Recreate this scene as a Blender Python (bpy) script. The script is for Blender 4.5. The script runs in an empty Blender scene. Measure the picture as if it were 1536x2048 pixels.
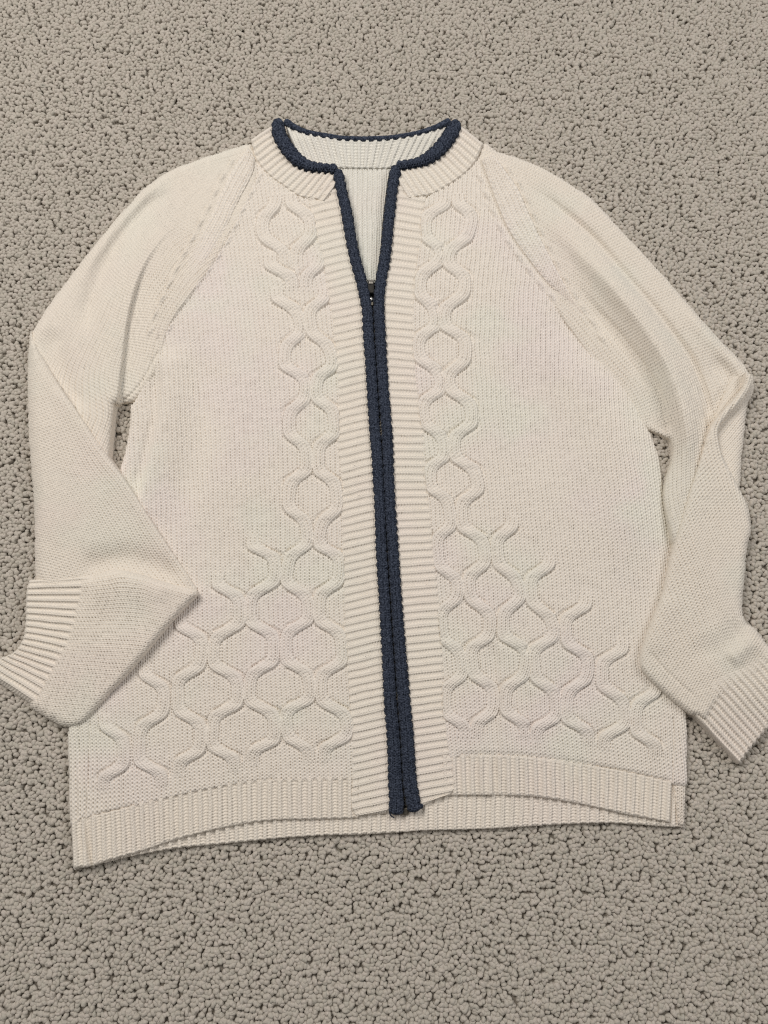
import bpy, math
import numpy as np

rng = np.random.default_rng(11)
DENOISE = False
scene = bpy.context.scene

# ------------------------------------------------------------------ camera, light, exposure
F_PX, H_CAM, TILT = 1540.0, 0.752, math.radians(13.0)
cd = bpy.data.cameras.new('camera')
cam = bpy.data.objects.new('camera', cd)
scene.collection.objects.link(cam)
cd.sensor_fit = 'VERTICAL'
cd.sensor_height = 24.0
cd.lens = 24.0 * F_PX / 2048.0
cd.clip_start, cd.clip_end = 0.01, 50.0
cam.location = (0, 0, H_CAM)
cam.rotation_euler = (TILT, 0, 0)
scene.camera = cam

world = bpy.data.worlds.new('World')
scene.world = world
world.use_nodes = True
bgn = world.node_tree.nodes['Background']
bgn.inputs[0].default_value = (1.0, 0.97, 0.93, 1)
bgn.inputs[1].default_value = 0.15


def area_light(name, loc, target, size, power, col):
    ld = bpy.data.lights.new(name, 'AREA')
    ld.shape = 'RECTANGLE'
    ld.size, ld.size_y = size
    ld.energy = power
    ld.color = col
    o = bpy.data.objects.new(name, ld)
    scene.collection.objects.link(o)
    o.location = loc
    d = [t - l for t, l in zip(target, loc)]
    from mathutils import Vector
    o.rotation_euler = Vector(d).to_track_quat('-Z', 'Y').to_euler()
    return o


# the room's broad ceiling light, a little beyond the collar, and an added soft fill from the right to even the shading
area_light('ceiling_lamp', (-0.95, 1.15, 1.9), (0.0, 0.22, 0), (1.2, 0.9), 35.0, (1.0, 0.955, 0.90))
area_light('right_fill', (1.45, 0.75, 1.6), (0.1, 0.22, 0), (0.9, 0.9), 14.5, (0.99, 0.98, 0.97))

vs = scene.view_settings
vs.view_transform = 'Standard'
vs.look = 'None'
vs.exposure = 0.0
vs.gamma = 1.0
scene.cycles.max_bounces = 8
scene.cycles.diffuse_bounces = 5
scene.cycles.use_denoising = DENOISE
scene.render.filter_size = 1.15
scene.cycles.filter_width = 1.15
scene.cycles.sample_clamp_direct = 3.0
scene.cycles.sample_clamp_indirect = 2.0
scene.cycles.caustics_reflective = False
scene.cycles.caustics_refractive = False

# ------------------------------------------------------------------ plan coordinates -> metres on the floor
ST, CT = math.sin(TILT), math.cos(TILT)


def ground(px, py, z):
    """survey grid of the floor (plan units) -> world x, y at height z (metres)"""
    a = (px - 768.0) / F_PX
    b = (1024.0 - py) / F_PX
    rz = b * ST - CT
    t = (H_CAM - z) / (-rz)
    return t * a, t * (b * CT + ST)


MM = 0.001
# ------------------------------------------------------------------ small numeric helpers


def crv(pts, step=2.0, closed=False):
    """Catmull-Rom through points, resampled by arc length"""
    p = np.array(pts, float)
    if len(p) == 2:
        d = p
    else:
        if closed:
            q = np.vstack([p[-1], p, p[0], p[1]])
        else:
            q = np.vstack([2 * p[0] - p[1], p, 2 * p[-1] - p[-2]])
        out = []
        for i in range(1, len(q) - 2):
            t = np.linspace(0, 1, 16, endpoint=False)[:, None]
            a, b, c, e = q[i - 1], q[i], q[i + 1], q[i + 2]
            out.append(0.5 * ((2 * b) + (c - a) * t + (2 * a - 5 * b + 4 * c - e) * t ** 2
                              + (3 * b - a - 3 * c + e) * t ** 3))
        if not closed:
            out.append(p[-1][None])
        d = np.vstack(out)
    if closed:
        d = np.vstack([d, d[:1]])
    L = np.r_[0, np.cumsum(np.hypot(*np.diff(d[:, :2], axis=0).T))]
    n = max(2, int(round(L[-1] / step)) + 1)
    s = np.linspace(0, L[-1], n)
    r = np.stack([np.interp(s, L, d[:, k]) for k in range(d.shape[1])], 1)
    return r[:-1] if closed else r


def sst(u):
    u = np.clip(u, 0, 1)
    return u * u * (3 - 2 * u)


def polydist(x, y, P):
    """distance, signed side, arc position 0..1 to polyline P (n,2); side>0 to the right hand of travel (image coords)"""
    best = np.full(x.shape, 1e9)
    side = np.zeros_like(x)
    pos = np.zeros_like(x)
    L = np.r_[0, np.cumsum(np.hypot(*np.diff(P, axis=0).T))]
    for i in range(len(P) - 1):
        ax, ay = P[i]
        bx, by = P[i + 1]
        dx, dy = bx - ax, by - ay
        l2 = dx * dx + dy * dy + 1e-9
        t = np.clip(((x - ax) * dx + (y - ay) * dy) / l2, 0, 1)
        ex, ey = x - ax - t * dx, y - ay - t * dy
        d = ex * ex + ey * ey
        m = d < best
        best = np.where(m, d, best)
        side = np.where(m, dx * ey - dy * ex, side)
        pos = np.where(m, (L[i] + t * math.sqrt(l2)) / L[-1], pos)
    return np.sqrt(best), np.sign(side), pos


def ridge(x, y, pts, amp, wr, wl, fade=0.15, smooth=True, tail=None):
    """asymmetric fold crest; wr = width on the right-hand side of travel, wl on the left"""
    P = crv(pts, 14.0)
    m = 3.2 * max(wr, wl)
    sel = (x > P[:, 0].min() - m) & (x < P[:, 0].max() + m) & (y > P[:, 1].min() - m) & (y < P[:, 1].max() + m)
    out = np.zeros_like(x)
    if not sel.any():
        return out
    d, s, t = polydist(x[sel], y[sel], P)
    w = np.where(s > 0, wr, wl)
    f0 = np.clip(t / fade, 0, 1) if fade > 0 else 1.0
    f1 = np.clip((1 - t) / (tail if tail is not None else fade), 0, 1) if (tail is None and fade > 0) or (tail or 0) > 0 else 1.0
    f = (f0 * f0 * (3 - 2 * f0)) * (f1 * f1 * (3 - 2 * f1))
    out[sel] = amp * np.exp(-(d / w) ** 2) * f
    return out


def tps(ctrl):
    c = np.array(ctrl, float)
    P, V = c[:, :2] / 500.0, c[:, 2:]
    n = len(P)

    def U(r2):
        return 0.5 * r2 * np.log(r2 + 1e-12)
    K = U(((P[:, None] - P[None]) ** 2).sum(-1)) + 1e-3 * np.eye(n)
    A = np.zeros((n + 3, n + 3))
    A[:n, :n] = K
    A[:n, n] = 1
    A[:n, n + 1:] = P
    A[n:, :n] = A[:n, n:].T
    B = np.zeros((n + 3, V.shape[1]))
    B[:n] = V
    W = np.linalg.solve(A, B)

    def f(x, y):
        X, Y = x / 500.0, y / 500.0
        res = []
        for k in range(V.shape[1]):
            r = W[n, k] + W[n + 1, k] * X + W[n + 2, k] * Y
            for i in range(n):
                r = r + W[i, k] * U((X - P[i, 0]) ** 2 + (Y - P[i, 1]) ** 2)
            res.append(r)
        return res if len(res) > 1 else res[0]
    return f


_lat = rng.random((64, 64))


def vnoise(x, y, scale, seed=0):
    X = x / scale + 17.3 * seed
    Y = y / scale + 9.7 * seed
    xi, yi = np.floor(X).astype(int), np.floor(Y).astype(int)
    fx, fy = X - xi, Y - yi
    fx, fy = fx * fx * (3 - 2 * fx), fy * fy * (3 - 2 * fy)
    g = lambda i, j: _lat[i % 64, j % 64]
    return (g(xi, yi) * (1 - fx) * (1 - fy) + g(xi + 1, yi) * fx * (1 - fy)
            + g(xi, yi + 1) * (1 - fx) * fy + g(xi + 1, yi + 1) * fx * fy) * 2 - 1


# ------------------------------------------------------------------ knit relief (returns 0..1)


def stock(s, t):
    """knit face: columns of V stitches; s in columns, t in rows (down)"""
    x = s - np.floor(s) - 0.5
    a = np.abs(x)
    leg = np.abs(np.sin(2 * np.pi * x)) ** 0.6
    row = 0.5 + 0.5 * np.cos(2 * np.pi * (t + a))
    gap = np.exp(-((0.5 - a) / 0.17) ** 2) * (0.5 + 0.5 * np.cos(2 * np.pi * t)) ** 1.5
    eye = np.exp(-(a / 0.15) ** 2) * (0.5 - 0.5 * np.cos(2 * np.pi * t)) ** 1.5
    return (0.95 * leg + 0.22 * row - 1.5 * gap - 0.75 * eye) * (1 + 0.15 * vnoise(s, t, 1.4, 4))


def purl(s, t):
    """reverse face: rows of interlocking bumps"""
    col = np.cos(2 * np.pi * s)
    return 0.5 + 0.5 * np.cos(2 * np.pi * t + 0.9 * np.pi * (col > 0)) * (0.35 + 0.65 * np.abs(col))


def rib(q, t):
    """1x1 rib: q in ribs, t in rows. Returns (coarse 0..1, fine 0..1)"""
    c = np.sin(2 * np.pi * q)
    k = 0.5 + 0.5 * np.tanh(1.3 * c) / math.tanh(1.3)
    f = stock(2 * q, t)
    fp = 0.5 + 0.5 * np.cos(2 * np.pi * t + np.pi * np.abs(np.sin(2 * np.pi * q)))
    return k, np.where(c > 0, f, 0.9 * fp - 0.1)


def jitter(x, y, s, t, seed):
    return (s + 0.13 * vnoise(x, y, 23, seed) + 0.05 * vnoise(x, y, 9, seed + 1),
            t + 0.22 * vnoise(x, y, 31, seed + 2) + 0.08 * vnoise(x, y, 11, seed + 3))


# ------------------------------------------------------------------ materials


def new_mat(name):
    m = bpy.data.materials.new(name)
    m.use_nodes = True
    nt = m.node_tree
    return m, nt, nt.nodes['Principled BSDF']


def tex_noise(nt, scale, detail=3.0, rough=0.5, coord='Object'):
    tc = nt.nodes.new('ShaderNodeTexCoord')
    n = nt.nodes.new('ShaderNodeTexNoise')
    n.inputs['Scale'].default_value = scale
    n.inputs['Detail'].default_value = detail
    n.inputs['Roughness'].default_value = rough
    nt.links.new(tc.outputs[coord], n.inputs['Vector'])
    return n


def mixrgb(nt, fac, a, b):
    m = nt.nodes.new('ShaderNodeMix')
    m.data_type = 'RGBA'
    for sock, v in ((m.inputs[0], fac), (m.inputs[6], a), (m.inputs[7], b)):
        if hasattr(v, 'is_linked') or hasattr(v, 'links'):
            nt.links.new(v, sock)
        else:
            sock.default_value = v if not isinstance(v, tuple) or len(v) == 4 else (*v, 1)
    return m.outputs[2]


def ramp(nt, src, lo, hi):
    r = nt.nodes.new('ShaderNodeMapRange')
    r.interpolation_type = 'SMOOTHSTEP'
    r.inputs[1].default_value = lo
    r.inputs[2].default_value = hi
    nt.links.new(src, r.inputs[0])
    return r.outputs[0]


def wool(name, base, pink, green, fuzz=0.00025, sheen=0.25):
    """spun wool yarn: faint dye-lot mottling and fibre fuzz"""
    m, nt, bs = new_mat(name)
    n1 = tex_noise(nt, 9.0, 2.0)
    n2 = tex_noise(nt, 13.0, 2.0)
    n2.noise_dimensions = '4D'
    n2.inputs['W'].default_value = 3.7
    c = mixrgb(nt, ramp(nt, n1.outputs[0], 0.46, 0.66), base, pink)
    c = mixrgb(nt, ramp(nt, n2.outputs[0], 0.50, 0.70), c, green)
    n3 = tex_noise(nt, 900.0, 2.0)
    dark = tuple(v * 0.93 for v in base)
    c2 = mixrgb(nt, ramp(nt, n3.outputs[0], 0.35, 0.75), c, dark)
    mm = mixrgb(nt, 0.35, c, c2)
    nt.links.new(mm, bs.inputs['Base Color'])
    bs.inputs['Roughness'].default_value = 0.92
    bs.inputs['Specular IOR Level'].default_value = 0.0
    bs.inputs['Sheen Weight'].default_value = sheen
    bs.inputs['Sheen Roughness'].default_value = 0.5
    nb = tex_noise(nt, 2600.0, 3.0, 0.65)
    bp = nt.nodes.new('ShaderNodeBump')
    bp.inputs['Strength'].default_value = 0.5
    bp.inputs['Distance'].default_value = fuzz
    nt.links.new(nb.outputs[0], bp.inputs['Height'])
    nt.links.new(bp.outputs[0], bs.inputs['Normal'])
    return m


M_BODY = wool('cream_wool', (0.83, 0.768, 0.692), (0.83, 0.755, 0.708), (0.81, 0.78, 0.695))
M_SLEEVE = wool('cream_wool_sleeve', (0.815, 0.75, 0.662), (0.815, 0.74, 0.665), (0.795, 0.755, 0.668))
M_RIB = wool('cream_wool_rib', (0.815, 0.75, 0.664), (0.815, 0.738, 0.668), (0.80, 0.752, 0.668))
M_INSIDE = wool('cream_wool_inside', (0.80, 0.775, 0.71), (0.80, 0.76, 0.70), (0.77, 0.77, 0.70))


def navy():
    m, nt, bs = new_mat('navy_wool')
    n = tex_noise(nt, 520.0, 5.0, 0.75)
    c = mixrgb(nt, ramp(nt, n.outputs[0], 0.36, 0.68), (0.009, 0.013, 0.024), (0.092, 0.110, 0.155))
    nt.links.new(c, bs.inputs['Base Color'])
    bs.inputs['Roughness'].default_value = 0.95
    bs.inputs['Specular IOR Level'].default_value = 0.1
    bs.inputs['Sheen Weight'].default_value = 0.04
    bs.inputs['Sheen Roughness'].default_value = 0.4
    nb = tex_noise(nt, 2200.0, 3.0, 0.65)
    bp = nt.nodes.new('ShaderNodeBump')
    bp.inputs['Strength'].default_value = 0.7
    bp.inputs['Distance'].default_value = 0.0004
    nt.links.new(nb.outputs[0], bp.inputs['Height'])
    nt.links.new(bp.outputs[0], bs.inputs['Normal'])
    return m


M_NAVY = navy()


def metal(name, col, rough):
    m, nt, bs = new_mat(name)
    n = tex_noise(nt, 600.0, 3.0)
    c = mixrgb(nt, ramp(nt, n.outputs[0], 0.3, 0.7), col, tuple(v * 0.7 for v in col))
    nt.links.new(c, bs.inputs['Base Color'])
    bs.inputs['Metallic'].default_value = 0.95
    bs.inputs['Roughness'].default_value = rough
    return m


M_DARKMETAL = metal('gunmetal', (0.045, 0.043, 0.040), 0.42)
M_BRASS = metal('antique_brass', (0.17, 0.155, 0.13), 0.5)
M_PEWTER = metal('pewter', (0.33, 0.31, 0.28), 0.45)
M_STEEL = metal('bright_steel', (0.75, 0.74, 0.72), 0.15)


def tape_mat():
    m, nt, bs = new_mat('zip_tape_weave')
    n = tex_noise(nt, 1500.0, 2.0)
    c = mixrgb(nt, n.outputs[0], (0.010, 0.013, 0.020), (0.03, 0.035, 0.05))
    nt.links.new(c, bs.inputs['Base Color'])
    bs.inputs['Roughness'].default_value = 0.85
    return m


M_TAPE = tape_mat()


def carpet_mat():
    m, nt, bs = new_mat('carpet_yarn')
    info = nt.nodes.new('ShaderNodeAttribute')
    info.attribute_type = 'INSTANCER'
    info.attribute_name = 'tone'
    n1 = tex_noise(nt, 24.0, 2.5)
    tan = (0.535, 0.48, 0.415)
    c = mixrgb(nt, ramp(nt, n1.outputs[0], 0.40, 0.65), tan, (0.495, 0.475, 0.412))
    c = mixrgb(nt, info.outputs['Fac'], c, (0.585, 0.53, 0.472))
    n3 = tex_noise(nt, 1300.0, 3.0)
    c = mixrgb(nt, ramp(nt, n3.outputs[0], 0.40, 0.85), c, (0.41, 0.37, 0.32))
    nt.links.new(c, bs.inputs['Base Color'])
    bs.inputs['Roughness'].default_value = 0.95
    bs.inputs['Specular IOR Level'].default_value = 0.1
    bs.inputs['Sheen Weight'].default_value = 0.1
    nb = tex_noise(nt, 1800.0, 3.0, 0.6)
    bp = nt.nodes.new('ShaderNodeBump')
    bp.inputs['Strength'].default_value = 0.6
    bp.inputs['Distance'].default_value = 0.0004
    nt.links.new(nb.outputs[0], bp.inputs['Height'])
    nt.links.new(bp.outputs[0], bs.inputs['Normal'])
    return m


M_CARPET = carpet_mat()


def backing_mat():
    m, nt, bs = new_mat('carpet_backing')
    n = tex_noise(nt, 300.0, 3.0)
    c = mixrgb(nt, n.outputs[0], (0.20, 0.175, 0.145), (0.30, 0.265, 0.22))
    nt.links.new(c, bs.inputs['Base Color'])
    bs.inputs['Roughness'].default_value = 1.0
    return m


M_BACKING = backing_mat()

# ------------------------------------------------------------------ mesh builders


def mesh_obj(name, co, quads, mat, parent=None, tris=None):
    me = bpy.data.meshes.new(name)
    nq = len(quads)
    nt_ = 0 if tris is None else len(tris)
    me.vertices.add(len(co))
    me.vertices.foreach_set('co', np.ascontiguousarray(co, dtype=np.float32).ravel())
    loops = np.asarray(quads, dtype=np.int32).ravel()
    starts = np.arange(nq, dtype=np.int32) * 4
    if nt_:
        loops = np.r_[loops, np.asarray(tris, dtype=np.int32).ravel()]
        starts = np.r_[starts, nq * 4 + np.arange(nt_, dtype=np.int32) * 3]
    me.loops.add(len(loops))
    me.loops.foreach_set('vertex_index', loops)
    me.polygons.add(nq + nt_)
    me.polygons.foreach_set('loop_start', starts.astype(np.int32))
    me.polygons.foreach_set('use_smooth', np.ones(nq + nt_, dtype=bool))
    me.update(calc_edges=True)
    me.validate()
    me.materials.append(mat)
    o = bpy.data.objects.new(name, me)
    scene.collection.objects.link(o)
    if parent is not None:
        o.parent = parent
    return o


def compact(co, quads):
    used = np.unique(quads)
    mp = np.full(len(co), -1, dtype=np.int64)
    mp[used] = np.arange(len(used))
    return co[used], mp[quads]


def boundary_edges(quads):
    e = np.concatenate([quads[:, [0, 1]], quads[:, [1, 2]], quads[:, [2, 3]], quads[:, [3, 0]]])
    key = np.sort(e, 1)
    k = key[:, 0].astype(np.int64) * (quads.max() + 1) + key[:, 1]
    u, inv, cnt = np.unique(k, return_inverse=True, return_counts=True)
    return e[cnt[inv] == 1]


def inside_poly(x, y, P):
    res = np.zeros(x.shape, bool)
    n = len(P)
    for i in range(n):
        ax, ay = P[i]
        bx, by = P[(i + 1) % n]
        if ay == by:
            continue
        c = (ay > y) != (by > y)
        xi = ax + (y - ay) * (bx - ax) / (by - ay)
        res ^= c & (x < xi)
    return res


STEP = 1.35
EDGE_PTS, FACE_PTS = [], []


def layer(name, poly, zfun, mat, parent, roll=8.0, rollh=None, relief=None, skirt=-3, step=STEP, stepy=None,
          cull=None, split=None, raw=False):
    """a piece of knitted cloth: outline in plan, height field with stitches, rolled edge and wall down to skirt (mm)"""
    P = np.array(poly, float) if raw else crv(poly, 2.4, closed=True)
    tg = np.roll(P, -1, 0) - np.roll(P, 1, 0)
    tg /= np.hypot(*tg.T)[:, None] + 1e-9
    k_ = np.arange(len(P)) * 2.4
    P = P + np.stack([-tg[:, 1], tg[:, 0]], 1) * (0.55 * np.sin(2 * np.pi * k_ / 6.4) + 0.6 * vnoise(k_, k_ * 0, 9, 2))[:, None]
    x0, y0 = P.min(0) - 3
    x1, y1 = P.max(0) + 3
    sy = stepy or step
    nx, ny = int((x1 - x0) / step) + 1, int((y1 - y0) / sy) + 1
    gx, gy = np.meshgrid(x0 + np.arange(nx) * step, y0 + np.arange(ny) * sy)
    # coarse signed distance, then refined by interpolation
    k = 4
    cx, cy = np.meshgrid(x0 + np.arange(nx // k + 2) * step * k, y0 + np.arange(ny // k + 2) * sy * k)
    Pc = np.vstack([P, P[:1]])
    dc, _, _ = polydist(cx.ravel(), cy.ravel(), Pc)
    dc = np.where(inside_poly(cx.ravel(), cy.ravel(), P), dc, -dc).reshape(cx.shape)
    fi, fj = np.arange(ny) / k, np.arange(nx) / k
    i0, j0 = fi.astype(int), fj.astype(int)
    wi, wj = (fi - i0)[:, None], (fj - j0)[None]
    sd = (dc[np.ix_(i0, j0)] * (1 - wi) * (1 - wj) + dc[np.ix_(i0 + 1, j0)] * wi * (1 - wj)
          + dc[np.ix_(i0, j0 + 1)] * (1 - wi) * wj + dc[np.ix_(i0 + 1, j0 + 1)] * wi * wj)
    ok = sd > -max(step, sy) * 1.05
    if cull is not None:
        ok &= ~cull(gx, gy)
    fq = ok[:-1, :-1] & ok[1:, :-1] & ok[:-1, 1:] & ok[1:, 1:]
    # snap the outer ring to the outline
    gyd, gxd = np.gradient(sd, sy, step)
    nrm = np.hypot(gxd, gyd) + 1e-6
    push = np.where(sd < 0, -sd, 0) / nrm
    X, Y = gx + gxd / nrm * push, gy + gyd / nrm * push
    vid = -np.ones(gx.shape, dtype=np.int64)
    used = np.zeros(gx.shape, bool)
    used[:-1, :-1] |= fq
    used[1:, :-1] |= fq
    used[:-1, 1:] |= fq
    used[1:, 1:] |= fq
    vid[used] = np.arange(used.sum())
    x, y, d = X[used], Y[used], np.maximum(sd[used], 0)
    z = zfun(x, y, d)
    r = roll(x, y) if callable(roll) else roll
    rh = (roll if rollh is None else rollh)
    rh = rh(x, y) if callable(rh) else rh
    u = np.clip(d / r, 0, 1)
    z = z - rh * 0.46 * (1 - np.sqrt(np.maximum(0, 1 - (1 - u) ** 2)))
    wx, wy = ground(x, y, z * MM)
    if relief is not None:
        z = z + relief(x, y, d)
    co = np.stack([wx, wy, z * MM], 1)
    ii, jj = np.nonzero(fq)
    quads = np.stack([vid[ii + 1, jj], vid[ii + 1, jj + 1], vid[ii, jj + 1], vid[ii, jj]], 1)
    be = boundary_edges(quads)
    bv = np.unique(be)
    EDGE_PTS.append(co[bv][rng.random(len(bv)) < 0.30])
    FACE_PTS.append(co[rng.random(len(co)) < 0.016])
    nb = np.full(len(co), -1, dtype=np.int64)
    nb[bv] = len(co) + np.arange(len(bv))
    low = co[bv].copy()
    low[:, 2] = np.minimum(skirt * MM, low[:, 2] - 0.0003)
    wall = np.stack([be[:, 1], be[:, 0], nb[be[:, 0]], nb[be[:, 1]]], 1)
    co2 = np.vstack([co, low])
    if split is None:
        return mesh_obj(name, co2, np.vstack([quads, wall]), mat, parent)
    lab = split(x, y)
    fl = lab[quads].min(1)
    main = np.vstack([quads[fl < 0], wall])
    c, q = compact(co2, main)
    o = mesh_obj(name, c, q, mat, parent)
    for L in np.unique(fl[fl >= 0]):
        f = quads[fl == L]
        if len(f) < 60:
            continue
        c, q = compact(co2, f)
        mesh_obj('cable_strand', c, q, mat, o)
    return o


def strip(name, A, B, zfun, mat, parent, relief, step=STEP, edges=(5, 5, 5, 5), edgeh=(4, 4, 4, 4), skirt=-3):
    """band of cloth between curve A and curve B. relief(u01, v_px, across_px, x, y); edges: rolled width at A, B, start, end"""
    a, b = crv(A, step), crv(B, step)
    n = max(len(a), len(b))

    def res(c):
        t = np.linspace(0, len(c) - 1, n)
        return np.stack([np.interp(t, np.arange(len(c)), c[:, k]) for k in range(2)], 1)
    a, b = res(a), res(b)
    mid = (a + b) / 2
    v = np.r_[0, np.cumsum(np.hypot(*np.diff(mid, axis=0).T))]
    wdt = np.hypot(*(b - a).T)
    m = max(4, int(np.ceil(wdt.max() / step)) + 1)
    u = np.linspace(0, 1, m)
    x = a[:, None, 0] + (b - a)[:, None, 0] * u[None]
    y = a[:, None, 1] + (b - a)[:, None, 1] * u[None]
    V = np.repeat(v[:, None], m, 1)
    U = np.repeat(u[None], n, 0)
    W = wdt[:, None] * U
    dA, dB, dS, dE = W, wdt[:, None] - W, V, v[-1] - V
    z = zfun(x.ravel(), y.ravel()).reshape(x.shape)
    for dd, e, h in zip((dA, dB, dS, dE), edges, edgeh):
        if e > 0:
            uu = np.clip(dd / e, 0, 1)
            z = z - h * (1 - np.sqrt(np.maximum(0, 1 - (1 - uu) ** 2)))
    wx, wy = ground(x, y, z * MM)
    z = z + relief(U, V, W, x, y)
    co = np.stack([wx, wy, z * MM], -1).reshape(-1, 3)
    idx = np.arange(n * m).reshape(n, m)
    quads = np.stack([idx[:-1, :-1], idx[1:, :-1], idx[1:, 1:], idx[:-1, 1:]], -1).reshape(-1, 4)
    # make the faces look upwards
    p = co[quads[len(quads) // 2]]
    if np.cross(p[1] - p[0], p[2] - p[0])[2] < 0:
        quads = quads[:, ::-1]
    be = boundary_edges(quads)
    bv = np.unique(be)
    EDGE_PTS.append(co[bv][rng.random(len(bv)) < 0.30])
    FACE_PTS.append(co[rng.random(len(co)) < 0.016])
    nb = np.full(len(co), -1, dtype=np.int64)
    nb[bv] = len(co) + np.arange(len(bv))
    low = co[bv].copy()
    low[:, 2] = np.minimum(skirt * MM, low[:, 2] - 0.0003)
    wall = np.stack([be[:, 1], be[:, 0], nb[be[:, 0]], nb[be[:, 1]]], 1)
    return mesh_obj(name, np.vstack([co, low]), np.vstack([quads, wall]), mat, parent)


def tube(name, pts, width, zc, hgt, mat, parent, pitch=17.0, step=1.3, nseg=36, fine=1.5, bump=1.3, ball=True, seed=0, cross=0.25):
    """rolled knitted edging: pts plan curve, width (list along), zc centre height mm, hgt half-height mm"""
    c = crv(pts, step)
    n = len(c)
    v = np.arange(n) * step
    tw = np.linspace(0, 1, len(width))
    hw = np.interp(np.linspace(0, 1, n), tw, width) / 2
    zz = np.interp(np.linspace(0, 1, n), np.linspace(0, 1, len(zc)), zc)
    d = np.gradient(c, axis=0)
    d /= np.hypot(*d.T)[:, None] + 1e-9
    nrm = np.stack([-d[:, 1], d[:, 0]], 1)
    th = np.linspace(0, 2 * np.pi, nseg, endpoint=False)
    T, Vv = np.meshgrid(th, v)
    cap = np.ones(n)
    if ball:
        e = np.clip(np.minimum(v, v[-1] - v) / (hw * 0.9), 0, 1)
        cap = np.sqrt(np.maximum(0, 1 - (1 - e) ** 2)) * 0.98 + 0.02
    q = Vv / pitch + 0.16 * vnoise(Vv, T * 3, 30, seed)
    scal = np.abs(np.cos(np.pi * q)) ** 0.6
    f = stock(T * 4.0 / np.pi, Vv / 5.2 + 0.1 * vnoise(Vv, T * 10, 8, seed + 1))
    off = bump * (scal - 0.6) * (cross + (1 - cross) * np.cos(T) ** 2) + fine * (f - 0.4) + 0.18 * vnoise(Vv, T * 40, 14, seed + 2)
    R = hw[:, None] * 0.46 * cap[:, None]  # mm, half width
    X = np.cos(T) * (R + off * cap[:, None]) / 0.46
    Z = np.sin(T) * (hgt * cap[:, None] + off * cap[:, None] * 0.9)
    px = c[:, None, 0] + nrm[:, None, 0] * X
    py = c[:, None, 1] + nrm[:, None, 1] * X
    pz = zz[:, None] + Z
    wx, wy = ground(px, py, np.repeat(zz[:, None], nseg, 1) * MM)
    co = np.stack([wx, wy, pz * MM], -1).reshape(-1, 3)
    idx = np.arange(n * nseg).reshape(n, nseg)
    nx = np.roll(idx, -1, 1)
    quads = np.stack([idx[:-1], idx[1:], nx[1:], nx[:-1]], -1).reshape(-1, 4)
    c0, c1 = co[idx[0]].mean(0), co[idx[-1]].mean(0)
    tris = np.vstack([np.stack([np.full(nseg, n * nseg), idx[0], nx[0]], 1),
                      np.stack([np.full(nseg, n * nseg + 1), nx[-1], idx[-1]], 1)])
    return mesh_obj(name, np.vstack([co, c0, c1]), quads, mat, parent, tris)


# ------------------------------------------------------------------ carpet
XL, Y0, Y1 = 0.88, -0.62, 1.22
bx, by = 6.0, 6.0
carpet = mesh_obj('carpet', np.array([[-bx, -by, -0.0056], [bx, -by, -0.0056], [bx, by, -0.0056], [-bx, by, -0.0056]]),
                  np.array([[0, 1, 2, 3]]), M_BACKING)
carpet['kind'] = 'structure'
carpet['label'] = 'beige looped pile carpet under the cardigan'
carpet['category'] = 'carpet'


def loop_proto(i):
    r = np.random.default_rng(100 + i)
    n, m = 17, 16
    half = 0.00105 * (0.7 + 0.7 * r.random())
    rad = 0.00160 * (0.92 + 0.2 * r.random())
    # two straight legs and a bowed top
    leg = np.linspace(-0.0075, -0.0046, 3)
    ang = np.linspace(0, np.pi, n - 6 + 2)[1:-1]
    cx_ = np.r_[np.full(3, -half), -np.cos(ang) * half, np.full(3, half)]
    cz_ = np.r_[leg, -0.0046 + np.sin(ang) ** 0.8 * 0.0024, leg[::-1]]
    bow = r.uniform(0.2, 0.9) * r.choice([-1, 1])
    cy_ = 0.0007 * bow * np.sin(np.linspace(0, np.pi, n))
    pos = np.stack([cx_, cy_, cz_], 1)
    tan = np.gradient(pos, axis=0)
    tan /= np.linalg.norm(tan, axis=1)[:, None]
    side = np.tile([0, 1.0, 0], (n, 1))
    side -= (side * tan).sum(1)[:, None] * tan
    side /= np.linalg.norm(side, axis=1)[:, None]
    up = np.cross(tan, side)
    th = np.linspace(0, 2 * np.pi, m, endpoint=False)
    tw = np.linspace(0, 4.0 + 2 * r.random(), n)[:, None]
    R = rad * (1 + 0.36 * np.abs(np.cos(th[None] + tw)) - 0.20 + 0.05 * r.standard_normal((n, m)))
    co = pos[:, None] + R[..., None] * (np.cos(th)[None, :, None] * side[:, None] * 1.12 + np.sin(th)[None, :, None] * up[:, None])
    idx = np.arange(n * m).reshape(n, m)
    nx = np.roll(idx, -1, 1)
    quads = np.stack([idx[:-1], nx[:-1], nx[1:], idx[1:]], -1).reshape(-1, 4)
    me = bpy.data.meshes.new('carpet_loop')
    me.from_pydata(co.reshape(-1, 3).tolist(), [], quads.tolist())
    me.polygons.foreach_set('use_smooth', np.ones(len(quads), bool))
    me.materials.append(M_CARPET)
    return bpy.data.objects.new('carpet_loop_shape', me)


protos = [loop_proto(i) for i in range(6)]
sp = 0.00385
nxp, nyp = int(2 * XL / sp), int((Y1 - Y0) / (sp * 0.92))
ix, iy = np.meshgrid(np.arange(nxp), np.arange(nyp))
lx = (-XL + (ix + 0.5 * (iy % 2)) * sp).ravel() + rng.normal(0, 0.19 * sp, nxp * nyp)
ly = (Y0 + iy * sp * 0.92).ravel() + rng.normal(0, 0.19 * sp, nxp * nyp)
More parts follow.
